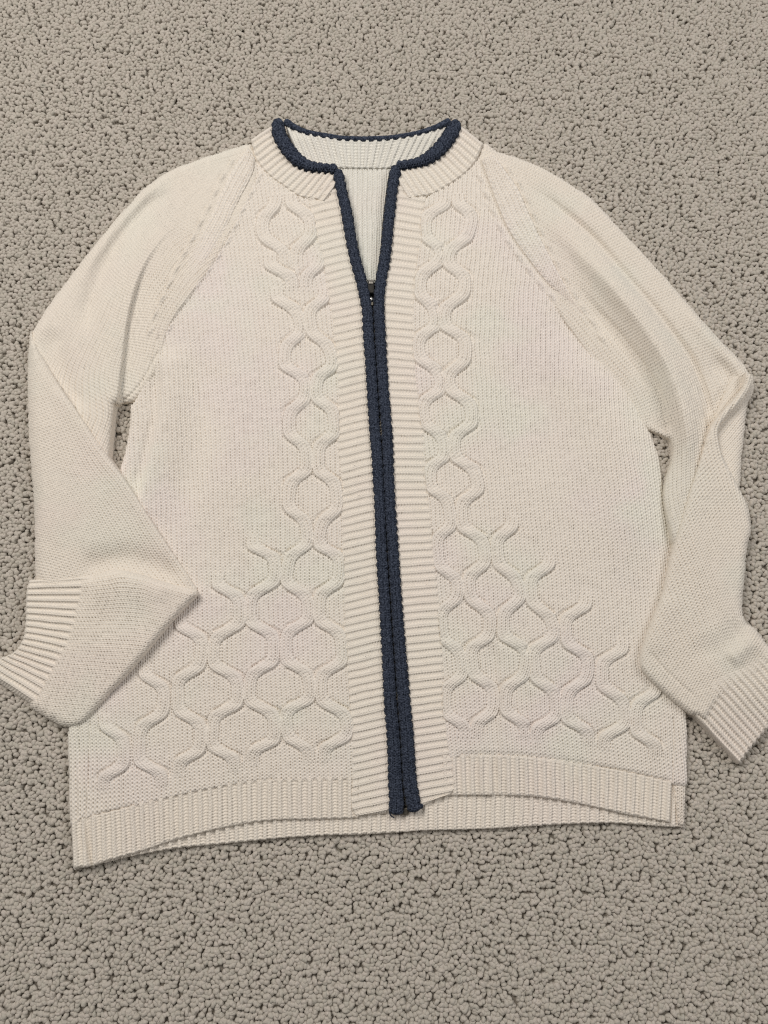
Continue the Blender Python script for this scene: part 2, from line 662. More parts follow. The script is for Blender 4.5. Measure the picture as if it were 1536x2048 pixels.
# tufts lean together in clumps, opening dark cracks between clumps
cs = 0.0105
cjx, cjy = rng.random((400, 400)), rng.random((400, 400))
gi, gj = np.floor(lx / cs).astype(int), np.floor(ly / cs).astype(int)
bd = np.full(lx.shape, 9.0)
tx, ty = lx.copy(), ly.copy()
cid = np.zeros(lx.shape, int)
for a in (-1, 0, 1):
    for b in (-1, 0, 1):
        ci, cj = gi + a, gj + b
        qx = (ci + cjx[ci % 400, cj % 400]) * cs
        qy = (cj + cjy[ci % 400, cj % 400]) * cs
        dd = (lx - qx) ** 2 + (ly - qy) ** 2
        mm_ = dd < bd
        bd = np.where(mm_, dd, bd)
        tx, ty = np.where(mm_, qx, tx), np.where(mm_, qy, ty)
        cid = np.where(mm_, (ci % 400) * 400 + cj % 400, cid)
pull = 0.05
lx2, ly2 = lx + (tx - lx) * pull, ly + (ty - ly) * pull
lz = -0.0004 + rng.normal(0, 0.00034, lx.shape) - 0.9 * np.sqrt(bd) * 0.06 + 0.0006 * (cjx[cid // 400, cid % 400] - 0.5)
npt = len(lx)
pm = bpy.data.meshes.new('carpet_loops')
pm.vertices.add(npt)
pm.vertices.foreach_set('co', np.stack([lx2, ly2, lz], 1).astype(np.float32).ravel())


def put_attr(nm, typ, arr, prop):
    at = pm.attributes.new(nm, typ, 'POINT')
    at.data.foreach_set(prop, np.ascontiguousarray(arr).ravel())


rot = np.stack([rng.normal(0, 0.28, npt), rng.normal(0, 0.22, npt), rng.uniform(-np.pi, np.pi, npt)], 1)
put_attr('rot', 'FLOAT_VECTOR', rot.astype(np.float32), 'vector')
scl = np.stack([rng.uniform(0.85, 1.25, npt), rng.uniform(0.9, 1.25, npt), rng.uniform(0.9, 1.1, npt)], 1)
put_attr('scl', 'FLOAT_VECTOR', scl.astype(np.float32), 'vector')
put_attr('tone', 'FLOAT', np.clip(rng.normal(0.4, 0.3, npt), 0, 1).astype(np.float32), 'value')
put_attr('pick', 'INT', rng.integers(0, len(protos), npt).astype(np.int32), 'value')
loops = bpy.data.objects.new('carpet_loops', pm)
scene.collection.objects.link(loops)
loops.parent = carpet
loops['kind'] = 'stuff'
ng = bpy.data.node_groups.new('tufts', 'GeometryNodeTree')
ng.interface.new_socket('Geometry', in_out='INPUT', socket_type='NodeSocketGeometry')
ng.interface.new_socket('Geometry', in_out='OUTPUT', socket_type='NodeSocketGeometry')
gin, gout = ng.nodes.new('NodeGroupInput'), ng.nodes.new('NodeGroupOutput')
iop = ng.nodes.new('GeometryNodeInstanceOnPoints')
g2i = ng.nodes.new('GeometryNodeGeometryToInstance')
for p in reversed(protos):
    oi = ng.nodes.new('GeometryNodeObjectInfo')
    oi.inputs['Object'].default_value = p
    oi.inputs['As Instance'].default_value = True
    ng.links.new(oi.outputs['Geometry'], g2i.inputs[0])


def named(nm, typ):
    a = ng.nodes.new('GeometryNodeInputNamedAttribute')
    a.data_type = typ
    a.inputs['Name'].default_value = nm
    return a.outputs[0]


ng.links.new(gin.outputs[0], iop.inputs['Points'])
ng.links.new(g2i.outputs[0], iop.inputs['Instance'])
iop.inputs['Pick Instance'].default_value = True
ng.links.new(named('pick', 'INT'), iop.inputs['Instance Index'])
e2r = ng.nodes.new('FunctionNodeEulerToRotation')
ng.links.new(named('rot', 'FLOAT_VECTOR'), e2r.inputs[0])
ng.links.new(e2r.outputs[0], iop.inputs['Rotation'])
ng.links.new(named('scl', 'FLOAT_VECTOR'), iop.inputs['Scale'])
ng.links.new(iop.outputs[0], gout.inputs[0])
md = loops.modifiers.new('tufts', 'NODES')
md.node_group = ng

# ------------------------------------------------------------------ cardigan
gx_, gy_ = ground(np.array(760.0), np.array(1000.0), 0.0)
card = bpy.data.objects.new('cardigan', None)
scene.collection.objects.link(card)
card['label'] = 'cream cable knit zip cardigan with navy edging spread on carpet'
card['category'] = 'cardigan'

# seams and outlines (plan units)
BAND_L = [(613, 396), (618, 410), (624, 434), (630, 471), (640, 508), (649, 545), (655, 597), (662, 626), (666, 676), (670, 716),
          (674, 782), (674, 835), (675, 884), (680, 936), (683, 982), (682, 1019), (684, 1084), (684, 1140), (687, 1231),
          (690, 1292), (694, 1389), (701, 1450), (704, 1524), (704, 1560), (701, 1632)]
TRIM_L = [(675, 340), (683, 382), (692, 421), (701, 473), (711, 521), (722, 561), (730, 596), (735, 624), (737, 666), (741, 718),
          (744, 767), (747, 819), (750, 866), (754, 911), (757, 963), (760, 1015), (763, 1100), (768, 1180), (772, 1250), (777, 1330),
          (781, 1406), (786, 1462), (789, 1515), (791, 1567), (793, 1608), (791, 1630)]
TRIM_R = [(793, 332), (786, 369), (781, 408), (776, 454), (773, 493), (768, 528), (761, 566), (758, 598), (758, 629), (760, 666), (762, 702),
          (765, 754), (767, 786), (770, 819), (773, 858), (775, 897), (777, 950), (780, 1015), (786, 1100), (791, 1180), (796, 1250),
          (802, 1330), (808, 1406), (813, 1462), (816, 1515), (820, 1567), (827, 1605), (832, 1624)]
BAND_R = [(829, 366), (848, 382), (855, 394), (849, 418), (846, 452), (848, 479), (841, 508), (838, 531), (834, 566), (833, 597),
          (829, 637), (830, 663), (830, 690), (833, 729), (834, 756), (839, 792), (842, 821), (848, 861), (850, 898), (853, 944),
          (858, 980), (861, 1015), (867, 1091), (874, 1158), (879, 1211), (886, 1299), (888, 1369), (892, 1440), (899, 1492),
          (907, 1530), (915, 1588)]
HEM_TOP_L = [(143, 1642), (172, 1634), (234, 1619), (293, 1603), (374, 1583), (455, 1567), (521, 1560), (618, 1556), (702, 1553), (716, 1553)]
HEM_BOT_L = [(147, 1736), (185, 1732), (211, 1723), (270, 1707), (309, 1694), (338, 1684), (423, 1661), (488, 1648), (553, 1640),
             (630, 1639), (703, 1637), (716, 1637)]
HEM_TOP_R = [(884, 1509), (908, 1509), (960, 1510), (1036, 1512), (1106, 1520), (1176, 1530), (1247, 1542), (1310, 1556), (1345, 1564)]
HEM_BOT_R = [(888, 1592), (916, 1591), (1001, 1591), (1071, 1594), (1159, 1608), (1247, 1628), (1317, 1641), (1341, 1645)]
BHEM_BOT = [(150, 1738), (200, 1728), (270, 1711), (358, 1696), (455, 1687), (553, 1677), (640, 1671), (723, 1669), (807, 1664), (848, 1661),
            (960, 1658), (1036, 1654), (1120, 1649), (1211, 1646), (1277, 1649), (1331, 1653), (1366, 1654)]
BHEM_TOP = [(150, 1642), (200, 1640), (270, 1625), (358, 1608), (455, 1598), (553, 1590), (640, 1584), (723, 1580), (807, 1577), (848, 1575),
            (960, 1572), (1036, 1570), (1120, 1567), (1211, 1565), (1277, 1566), (1331, 1568), (1369, 1568)]

RAG_LA = [(511, 318), (504, 351), (480, 398), (446, 470), (409, 530), (345, 612), (328, 646), (317, 685)]   # body side
RAG_LB = [(497, 296), (470, 330), (452, 362), (429, 412), (399, 470), (362, 540), (334, 600), (318, 640), (306, 690)]  # sleeve side
RAG_RA = [(962, 320), (980, 370), (999, 420), (1024, 472), (1078, 546), (1119, 592), (1169, 645), (1203, 697)]
RAG_RB = [(985, 308), (1010, 340), (1037, 380), (1066, 445), (1103, 520), (1140, 588), (1184, 655), (1209, 702)]

# ---- cable crossings: (x_top, y_top, x_bottom, y_bottom)
CAB_L = [(551, 410, 527, 439), (583, 407, 617, 436), (530, 473, 570, 508), (620, 473, 593, 502), (541, 529, 583, 558), (638, 529, 612, 556),
         (554, 596, 591, 622), (649, 596, 622, 620), (601, 666, 575, 692), (625, 666, 654, 692), (572, 732, 607, 757), (665, 732, 636, 757),
         (609, 798, 583, 824), (636, 798, 665, 822), (581, 869, 609, 893), (667, 869, 641, 890), (611, 943, 583, 965), (639, 943, 667, 965),
         (580, 1016, 609, 1042), (673, 1018, 647, 1043), (613, 1088, 582, 1114), (640, 1090, 676, 1114), (507, 1092, 546, 1115),
         (436, 1168, 475, 1196), (545, 1164, 506, 1191), (575, 1165, 611, 1193), (674, 1163, 642, 1190),
         (362, 1250, 401, 1278), (475, 1247, 433, 1277), (504, 1244, 543, 1271), (614, 1240, 577, 1266), (643, 1242, 678, 1268),
         (290, 1347, 325, 1376), (396, 1332, 359, 1361), (431, 1329, 470, 1356), (543, 1323, 506, 1349), (577, 1322, 614, 1347), (682, 1322, 646, 1349),
         (211, 1451, 244, 1478), (322, 1425, 286, 1454), (362, 1422, 398, 1448), (472, 1407, 431, 1434), (502, 1402, 543, 1428),
         (616, 1397, 575, 1423), (648, 1402, 688, 1430),
         (244, 1529, 208, 1558), (283, 1523, 322, 1549), (396, 1500, 359, 1527), (428, 1493, 467, 1518), (546, 1479, 506, 1505),
         (580, 1474, 616, 1500), (690, 1472, 650, 1498)]
CAB_R = [(890, 408, 855, 433), (916, 406, 942, 431), (853, 475, 882, 501), (932, 475, 903, 499), (871, 528, 843, 552), (898, 529, 927, 554),
         (842, 590, 866, 615), (924, 590, 892, 617), (869, 653, 839, 678), (892, 653, 927, 678), (842, 717, 874, 742), (927, 722, 898, 749),
         (879, 780, 848, 805), (903, 780, 937, 807), (851, 847, 882, 873), (942, 847, 911, 873), (888, 914, 861, 936), (914, 917, 946, 940),
         (864, 977, 893, 1000), (955, 980, 927, 1004), (901, 1053, 876, 1074), (927, 1054, 962, 1080), (1024, 1052, 996, 1079),
         (881, 1132, 913, 1160), (969, 1126, 940, 1153), (1000, 1128, 1032, 1159), (1098, 1128, 1064, 1157),
         (913, 1195, 884, 1223), (944, 1198, 976, 1227), (1039, 1195, 1010, 1226), (1067, 1205, 1099, 1237), (1171, 1209, 1134, 1237),
         (888, 1276, 916, 1303), (976, 1272, 944, 1297), (1011, 1272, 1050, 1300), (1106, 1272, 1070, 1300), (1137, 1286, 1173, 1314), (1244, 1297, 1208, 1324),
         (923, 1350, 892, 1377), (951, 1350, 983, 1375), (1046, 1350, 1014, 1377), (1074, 1357, 1106, 1384), (1170, 1357, 1138, 1384),
         (1208, 1371, 1243, 1402), (1311, 1381, 1277, 1409),
         (895, 1427, 930, 1455), (983, 1423, 954, 1448), (1015, 1423, 1050, 1451), (1110, 1434, 1073, 1459), (1137, 1438, 1176, 1465),
         (1248, 1448, 1208, 1476), (1274, 1462, 1310, 1493)]


def chains(pieces):
    """join crossings whose ends meet into continuous strands"""
    left = list(range(len(pieces)))
    nxt, prv = {}, {}
    for i, p in enumerate(pieces):
        best = None
        for j, q in enumerate(pieces):
            if j in prv or q[1] <= p[3]:
                continue
            if abs(q[0] - p[2]) < 26 and 0 < q[1] - p[3] < 72:
                k = abs(q[0] - p[2]) + 0.2 * (q[1] - p[3])
                if best is None or k < best[0]:
                    best = (k, j)
        if best:
            nxt[i] = best[1]
            prv[best[1]] = i
    out = []
    for i in left:
        if i in prv:
            continue
        c = [i]
        while c[-1] in nxt:
            c.append(nxt[c[-1]])
        out.append([pieces[k] for k in c])
    return out


def cable_fields(x, y, pieces):
    """height (mm), sideways shift of the stitch columns, slant flag and strand id"""
    h = np.zeros_like(x)
    shift = np.zeros_like(x)
    sid = np.full(x.shape, -1, dtype=int)
    over = np.zeros_like(x)
    ls = np.zeros_like(x)
    lt = np.zeros_like(x)
    for ci, ch in enumerate(chains(pieces)):
        px, py, amp = [], [], []
        f = ch[0]
        px += [f[0], f[0]]
        py += [f[1] - 26, f[1] - 10]
        amp += [0.0, 0.35]
        for p in ch:
            for t in np.linspace(0, 1, 9):
                px.append(p[0] + (p[2] - p[0]) * (t * 1.24 - 0.12))
                py.append(p[1] - 1 + (p[3] - p[1] + 2) * t)
                amp.append(0.55 + 0.45 * math.sin(math.pi * min(1, max(0, t))))
        l = ch[-1]
        px += [l[2], l[2]]
        py += [l[3] + 10, l[3] + 30]
        amp += [0.35, 0.0]
        px, py, amp = map(np.array, (px, py, amp))
        # vertical runs between crossings keep a lower, softer relief
        yy = np.arange(py[0], py[-1], 1.0)
        xc = np.interp(yy, py, px)
        ker = np.hanning(45)
        ker /= ker.sum()
        xc = np.convolve(np.pad(xc, 22, mode='edge'), ker, 'valid')
        am = np.interp(yy, py, amp)
        run = np.ones_like(yy)
        for a, b in zip(ch[:-1], ch[1:]):
            y0, y1 = a[3] + 1, b[1] - 1
            m = (yy > y0) & (yy < y1)
            tt = (yy[m] - y0) / (y1 - y0)
            am[m] = 0.62 + 0.02 * np.sin(np.pi * tt)
        sl = np.gradient(xc)
        arc = np.cumsum(np.sqrt(1 + sl * sl))
        sel = (x > xc.min() - 22) & (x < xc.max() + 22) & (y > yy[0]) & (y < yy[-1])
        if not sel.any():
            continue
        xs, ys = x[sel], y[sel]
        c = np.interp(ys, yy, xc)
        a_ = np.interp(ys, yy, am)
        s_ = np.interp(ys, yy, sl)
        d = (xs - c) / np.sqrt(1 + s_ * s_)
        hw = 15.0 - 1.5 * np.clip(np.abs(s_), 0, 1)
        u = np.clip(np.abs(d) / hw, 0, 1)
        prof = np.sqrt(np.maximum(0, 1 - u ** 2.2))
        slant = sst(np.abs(s_) * 1.5)
        soft = (1 - u * u) ** 1.5
        hh = a_ * 3.0 * (prof * slant + (0.9 * soft + 0.1 * prof) * (1 - slant) * 1.1)
        # pinched groove where the strand dives past its neighbour
        upper = np.where(d * s_ > 0, 1.0, 0.6)   # the side that tucks under the row above
        gr = np.exp(-((np.abs(d) - hw - 0.8) / 3.2) ** 2) * slant ** 1.3 * a_ * upper
        cur = h[sel]
        new = np.where(hh > cur, hh, cur) - 2.3 * gr
        win = (hh > cur) & (u < 1) & (a_ > 0.12)
        h[sel] = new
        shift[sel] = np.where(win, c - np.interp(ys, [yy[0], yy[-1]], [xc[0], xc[-1]]), shift[sel])
        over[sel] = np.where(win, 1.0, over[sel])
        ls[sel] = np.where(win, d / 8.6 + 0.5, ls[sel])
        lt[sel] = np.where(win, np.interp(ys, yy, arc) / 6.2, lt[sel])
        sid[sel] = np.where(win & (u < 0.97) & (a_ > 0.2), ci, sid[sel])
    return h, ls, lt, over, sid


# ---- stitch coordinate maps
BL_MAP = tps([(624, 434, 0, 434), (649, 545, 0, 545), (670, 716, 0, 716), (682, 1019, 0, 1019), (690, 1292, 0, 1292), (704, 1553, 0, 1553),
              (482, 430, -142, 430), (512, 700, -152, 700), (533, 1100, -150, 1100), (552, 1558, -150, 1557),
              (350, 600, -300, 600), (362, 900, -310, 900), (378, 1200, -305, 1200), (398, 1578, -300, 1562),
              (228, 1350, -452, 1330), (243, 1616, -452, 1575), (140, 1500, -560, 1480), (146, 1642, -555, 1582)])
BR_MAP = tps([(846, 434, 0, 434), (834, 566, 0, 566), (830, 690, 0, 690), (850, 898, 0, 898), (867, 1091, 0, 1091), (888, 1369, 0, 1369), (907, 1515, 0, 1515),
              (985, 440, 138, 440), (980, 700, 150, 700), (1005, 1000, 150, 1000), (1036, 1300, 150, 1295), (1056, 1514, 150, 1508),
              (1140, 700, 310, 700), (1160, 1000, 308, 1000), (1180, 1300, 300, 1285), (1206, 1535, 300, 1515),
              (1275, 850, 445, 850), (1310, 1050, 452, 1040), (1345, 1400, 458, 1375), (1348, 1560, 445, 1520)])


def fashion_marks(x, y, line, off, pitch, dirx):
    """little slanted decrease stitches beside the raglan"""
    P = crv(line, pitch)
    z = np.zeros_like(x)
    for i in range(1, len(P) - 1):
        cx, cy = P[i][0] + off, P[i][1] + 6
        m = (np.abs(x - cx) < 22) & (np.abs(y - cy) < 26)
        if not m.any():
            continue
        ang = 1.05 if dirx > 0 else math.pi - 1.05
        ca, sa = math.cos(ang), math.sin(ang)
        u = (x[m] - cx) * ca + (y[m] - cy) * sa
        v = -(x[m] - cx) * sa + (y[m] - cy) * ca
        z[m] += 2.3 * np.exp(-(u / 11) ** 2 - (v / 3.4) ** 2) - 1.2 * np.exp(-(u / 11) ** 2 - ((v - 6) / 3) ** 2)
    return z


def zbody_L(x, y, d=None):
    z = 9.0 + 0.8 * vnoise(x, y, 140, 3) + 0.35 * vnoise(x, y, 60, 4)
    # side pleat: the front lies in a soft crest with a valley beside the arm
    z = z + ridge(x, y, [(322, 690), (330, 760), (326, 815), (318, 860), (302, 929), (286, 990), (268, 1050)], 4.5, 7, 45, 0.12)
    z = z - ridge(x, y, [(308, 720), (310, 815), (300, 870), (284, 935), (268, 1000)], 3.5, 10, 10, 0.2)
    z = z - ridge(x, y, [(395, 640), (405, 760), (398, 880), (370, 1000), (350, 1080)], 4.2, 38, 30, 0.3)
    z = z + ridge(x, y, [(470, 560), (480, 760), (470, 960), (455, 1100)], 1.6, 60, 60, 0.3)
    z = z - ridge(x, y, [(560, 1560), (420, 1585), (300, 1612), (180, 1640)], 1.6, 7, 7, 0.05)
    z = z - ridge(x, y, [(180, 1440), (178, 1530), (172, 1640)], 1.5, 2.5, 2.5, 0.05)
    z = z - ridge(x, y, [(160, 1440), (158, 1530), (156, 1640)], 0.9, 2.0, 2.0, 0.05)
    return z


def zbody_R(x, y, d=None):
    z = 9.0 + 0.8 * vnoise(x, y, 140, 7) + 0.35 * vnoise(x, y, 60, 8)
    z = z + ridge(x, y, [(1100, 640), (1170, 760), (1225, 900), (1255, 1050), (1250, 1200)], 4.5, 70, 70, 0.3)
    z = z - ridge(x, y, [(1040, 700), (1070, 850), (1080, 1000)], 2.6, 50, 50, 0.3)
    z = z - ridge(x, y, [(985, 1280), (990, 1400), (992, 1510)], 2.0, 12, 10, 0.15, tail=0.0)
    z = z + ridge(x, y, [(1006, 1270), (1008, 1400), (1010, 1510)], 1.2, 12, 10, 0.15, tail=0.0)
    z = z - ridge(x, y, [(1346, 1430), (1346, 1500), (1344, 1566)], 1.4, 2.5, 2.5, 0.05)
    z = z - ridge(x, y, [(910, 1510), (1036, 1512), (1176, 1531), (1345, 1566)], 1.6, 7, 7, 0.03)
    if d is not None:
        # the side of the body bows down to the floor
        P = np.array([(1150, 640), (1206, 700), (1238, 744), (1264, 791), (1282, 830), (1297, 861), (1316, 914), (1323, 966), (1327, 1012), (1340, 1080), (1350, 1150), (1362, 1300)], float)
        dd, _, _ = polydist(x, y, P)
        u = np.clip(dd / 75, 0, 1)
        z = z - 7.0 * (1 - u) ** 2.2
    return z


def body_relief(mp, pieces, zside, seed, line, off, dirx):
    def f(x, y, d):
        s, t = mp(x, y)
        h, ls, lt, over, sid = cable_fields(x, y, pieces)
        s = np.where(over > 0.5, ls, s / 9.3)
        t = np.where(over > 0.5, lt, t / 6.2)
        s, t = jitter(x, y, s, t, seed)
        return h + 1.25 * stock(s, t) + fashion_marks(x, y, line, off, 34.0, dirx)
    return f


def strand_ids(pieces):
    return lambda x, y: cable_fields(x, y, pieces)[4]


FORE_L = [(62, 664), (74, 686), (91, 718), (114, 761), (155, 823), (212, 906), (255, 966), (298, 1032), (341, 1098), (384, 1161), (396, 1182),
          (386, 1200), (330, 1205), (200, 1200), (90, 1190), (74, 1160), (71, 1130), (69, 1015), (61, 900), (57, 786), (57, 730)]
HAND_L = [(186, 1152), (219, 1140), (246, 1140), (287, 1150), (342, 1167), (383, 1176), (396, 1184), (392, 1196), (342, 1249), (273, 1332), (219, 1392),
          (178, 1438), (159, 1452), (137, 1455), (109, 1444), (62, 1412), (74, 1386), (90, 1355), (108, 1318), (126, 1282), (140, 1240), (152, 1190), (160, 1156)]
FORE_R = [(1491, 744), (1486, 772), (1462, 804), (1435, 833), (1420, 856), (1412, 877), (1399, 921), (1386, 960), (1373, 999), (1357, 1052),
          (1344, 1098), (1333, 1143), (1321, 1192), (1303, 1236), (1286, 1282), (1278, 1314), (1280, 1336), (1296, 1358), (1325, 1385), (1371, 1424),
          (1393, 1433), (1412, 1440), (1432, 1410), (1460, 1385), (1496, 1365), (1530, 1342), (1548, 1312), (1530, 1284), (1509, 1257), (1490, 1243), (1484, 1209), (1489, 1148),
          (1493, 1099), (1501, 1062), (1499, 1039), (1495, 1012), (1485, 992), (1473, 968), (1454, 934), (1439, 895), (1436, 861), (1449, 836),
          (1478, 806), (1498, 776), (1502, 754)]


def shrink_mask(polys, m):
    Ps = [crv(p, 12.0, closed=True) for p in polys]

    def f(x, y):
        r = np.zeros(x.shape, bool)
        for P in Ps:
            bb = (x > P[:, 0].min()) & (x < P[:, 0].max()) & (y > P[:, 1].min()) & (y < P[:, 1].max())
            xs, ys = x[bb], y[bb]
            ins = inside_poly(xs, ys, P)
            d = np.zeros(xs.shape)
            if ins.any():
                dd, _, _ = polydist(xs[ins], ys[ins], np.vstack([P, P[:1]]))
                d[ins] = dd
            r[bb] |= ins & (d > m)
        return r
    return f


# ---- back of the cardigan seen through the neck and below the front hem
inner = [(640, 326), (700, 334), (770, 334), (830, 326), (812, 400), (800, 480), (770, 640), (722, 640), (690, 520), (655, 400)]
back = layer('back_panel', inner, lambda x, y, d: 3.6 + 0.3 * vnoise(x, y, 50, 9) + 0 * x, M_INSIDE, card, roll=3.0,
             relief=lambda x, y, d: 1.5 * stock(*jitter(x, y, x / 9.8, -y / 5.4, 5)), skirt=-3)


def rib_relief(pitch, rows, deep=1.7, seed=0, phase=0.0, fadeA=0.0, fadeB=0.0):
    def f(U, V, W, x, y):
        q = V / pitch + phase + 0.05 * vnoise(x, y, 26, seed)
        k, fi = rib(q, W / rows + 0.15 * vnoise(x, y, 12, seed + 1))
        wid = W / np.maximum(U, 1e-3)
        g = 1.0
        if fadeA:
            e = np.clip(W / fadeA, 0, 1)
            g = e * e * (3 - 2 * e)
        if fadeB:
            e = np.clip((1 - U) * wid / fadeB, 0, 1)
            g = e * e * (3 - 2 * e)
        return deep * (k - 0.5) * g + 1.1 * fi
    return f


strip('hem_rib', BHEM_TOP, BHEM_BOT, lambda x, y: 4.2 + 0.4 * vnoise(x, y, 60, 21), M_RIB, back,
      rib_relief(19.0, 6.2, 1.5, 31), edges=(0, 4, 4, 4), edgeh=(0, 2.0, 2.0, 2.0), skirt=-3)
NECK_IN_TOP = [(572, 252), (592, 260), (609, 267), (635, 273), (660, 277), (688, 281), (740, 282), (789, 279), (838, 270), (871, 258), (896, 248)]
NECK_IN_BOT = [(608, 338), (625, 337), (650, 337), (672, 337), (695, 337), (715, 338), (740, 338), (765, 338), (795, 337), (830, 336), (850, 334)]


def z_neck(x, y):
    return 6.0 + 5.0 * np.clip((338 - y) / 60, 0, 1) ** 1.5


strip('neck_rib', NECK_IN_TOP, NECK_IN_BOT, z_neck, M_INSIDE, back, rib_relief(14.0, 6.0, 1.5, 41), edges=(0, 4, 0, 0), edgeh=(0, 2.2, 0, 0), skirt=2)

# ---- sleeves: upper arms first (they lie beside and under the fronts)
ARM_L = [(505, 296), (497, 290), (446, 304), (395, 321), (345, 341), (311, 361), (290, 376), (268, 400), (230, 442), (175, 510), (125, 575), (91, 622),
         (67, 663), (59, 693), (57, 737), (57, 800), (62, 900), (90, 930), (160, 935), (212, 930), (219, 915), (223, 872), (229, 815), (236, 811), (262, 806),
         (275, 800), (300, 770), (325, 720), (345, 650), (420, 545), (470, 460), (505, 390), (518, 330)]


def zarm_L(x, y, d):
    z = 9.5 + 0.7 * vnoise(x, y, 120, 11)
    u = np.clip((470 - x) / 200, 0, 1)
    z = z + 4.0 * u * u * (3 - 2 * u)
    # front pleat of the sleeve with its sharp inner edge
    z = z + ridge(x, y, [(385, 415), (330, 470), (292, 520), (268, 575), (252, 640), (242, 720), (233, 790), (222, 880), (216, 940)], 3.2, 60, 5, 0.35, tail=0.0)
    z = z - ridge(x, y, [(318, 500), (292, 548), (272, 604), (260, 660), (252, 730), (245, 800)], 3.6, 6, 30, 0.4, tail=0.0)
    # long soft valley down the shoulder
    z = z - ridge(x, y, [(345, 372), (290, 418), (240, 480), (205, 545), (180, 610), (165, 680)], 6.5, 20, 15, 0.2)
    z = z + ridge(x, y, [(360, 350), (275, 405), (215, 470), (150, 555)], 3.0, 16, 16, 0.25)
    z = z - ridge(x, y, [(110, 650), (105, 700), (130, 760), (165, 830)], 4.0, 22, 22, 0.2)
    z = z - ridge(x, y, [(318, 700), (290, 755), (262, 790), (240, 806)], 1.4, 3, 3, 0.1)
    z = z - 3.5 * sst((x - 225) / 26) * sst((y - 600) / 150)
    return np.maximum(z, 3.0)


AL_MAP = tps([(497, 290, 0, 0), (395, 321, 0, 105), (290, 376, 0, 225), (175, 510, 0, 400), (67, 663, 0, 590),
              (455, 365, 85, 20), (360, 395, 82, 120), (265, 480, 90, 245), (175, 600, 90, 395), (110, 740, 100, 560),
              (400, 440, 175, 60), (330, 470, 165, 130), (277, 551, 172, 230), (250, 652, 178, 335), (229, 815, 185, 500),
              (340, 560, 235, 190), (290, 650, 235, 290), (262, 770, 235, 420)])
sleeve_L = layer('sleeve', ARM_L, zarm_L, M_SLEEVE, card, roll=lambda x, y: 10 + 12 * sst((360 - x) / 120), rollh=lambda x, y: 12 + 8 * sst((360 - x) / 120),
                 relief=lambda x, y, d: 1.35 * stock(*jitter(x, y, *(lambda a: (a[0] / 8.4, a[1] / 6.0))(AL_MAP(x, y)), 51))
                 + fashion_marks(x, y, RAG_LB, -12, 34.0, -1), cull=shrink_mask([FORE_L], 40))

ARM_R = [(966, 288), (999, 306), (1037, 317), (1090, 339), (1132, 364), (1190, 406), (1252, 472), (1314, 538), (1376, 609), (1438, 679), (1480, 722),
         (1500, 750), (1507, 772), (1501, 796), (1480, 820), (1450, 850), (1425, 890), (1412, 940), (1392, 1000), (1370, 1060), (1352, 1096), (1344, 1078), (1333, 1035),
         (1327, 1003), (1329, 970), (1343, 918), (1342, 886), (1330, 876), (1297, 861), (1262, 845), (1220, 780), (1160, 690), (1080, 580), (1010, 480), (970, 390), (955, 330)]


def zarm_R(x, y, d):
    z = 8.5 + 0.6 * vnoise(x, y, 130, 15)
    # rolled pleat running down the arm
    z = z + ridge(x, y, [(1030, 372), (1085, 428), (1150, 492), (1225, 572), (1283, 645), (1332, 722), (1362, 800), (1376, 870), (1372, 940), (1356, 1010), (1345, 1080)],
                  15.5, 22, 27, 0.40, tail=0.0) * (1 - 0.60 * sst((y - 830) / 120))
    z = z - ridge(x, y, [(1037, 358), (1107, 408), (1157, 449), (1205, 497), (1260, 563), (1304, 613), (1348, 671), (1384, 724), (1410, 795), (1420, 853)], 5.5, 8, 9, 0.2, tail=0.0)
    z = z - ridge(x, y, [(1120, 530), (1190, 620), (1240, 675), (1282, 730), (1312, 785), (1330, 850)], 6.5, 16, 11, 0.4, tail=0.0)
    z = z + ridge(x, y, [(1100, 370), (1190, 440), (1290, 550), (1400, 680), (1450, 750)], 3.5, 40, 40, 0.2)
    # turned edge at the elbow
    z = z + ridge(x, y, [(1350, 600), (1420, 680), (1472, 735), (1492, 765), (1478, 800)], 3.0, 14, 12, 0.25, tail=0.35)
    z = z - ridge(x, y, [(1420, 710), (1455, 750), (1462, 778), (1440, 810), (1425, 840)], 4.0, 18, 14, 0.25, tail=0.0)
    lo = np.clip((y - 700) / 120, 0, 1) * np.clip((1330 - x) / 25, 0, 1)
    z = z - 4.5 * lo
    return np.maximum(z, 3.0)


AR_MAP = tps([(999, 306, 0, 0), (1132, 364, 0, 140), (1252, 472, 0, 300), (1376, 609, 0, 485), (1490, 740, 0, 660),
              (1037, 358, 45, 40), (1157, 449, 60, 190), (1260, 563, 72, 345), (1348, 671, 78, 485), (1410, 795, 82, 625),
              (1066, 430, 95, 90), (1150, 500, 108, 200), (1230, 590, 125, 320), (1300, 690, 135, 440), (1355, 830, 140, 590), (1350, 980, 150, 740),
              (1140, 600, 195, 240), (1220, 720, 205, 380), (1290, 840, 215, 520)])
sleeve_R = layer('sleeve', ARM_R, zarm_R, M_SLEEVE, card, roll=lambda x, y: 10 + 3 * sst((x - 1300) / 80), rollh=lambda x, y: 12 + 3 * sst((x - 1300) / 80),
                 relief=lambda x, y, d: 1.35 * stock(*jitter(x, y, *(lambda a: (a[0] / 8.2, a[1] / 6.0))(AR_MAP(x, y)), 61))
                 + fashion_marks(x, y, RAG_RB, 10, 34.0, 1))

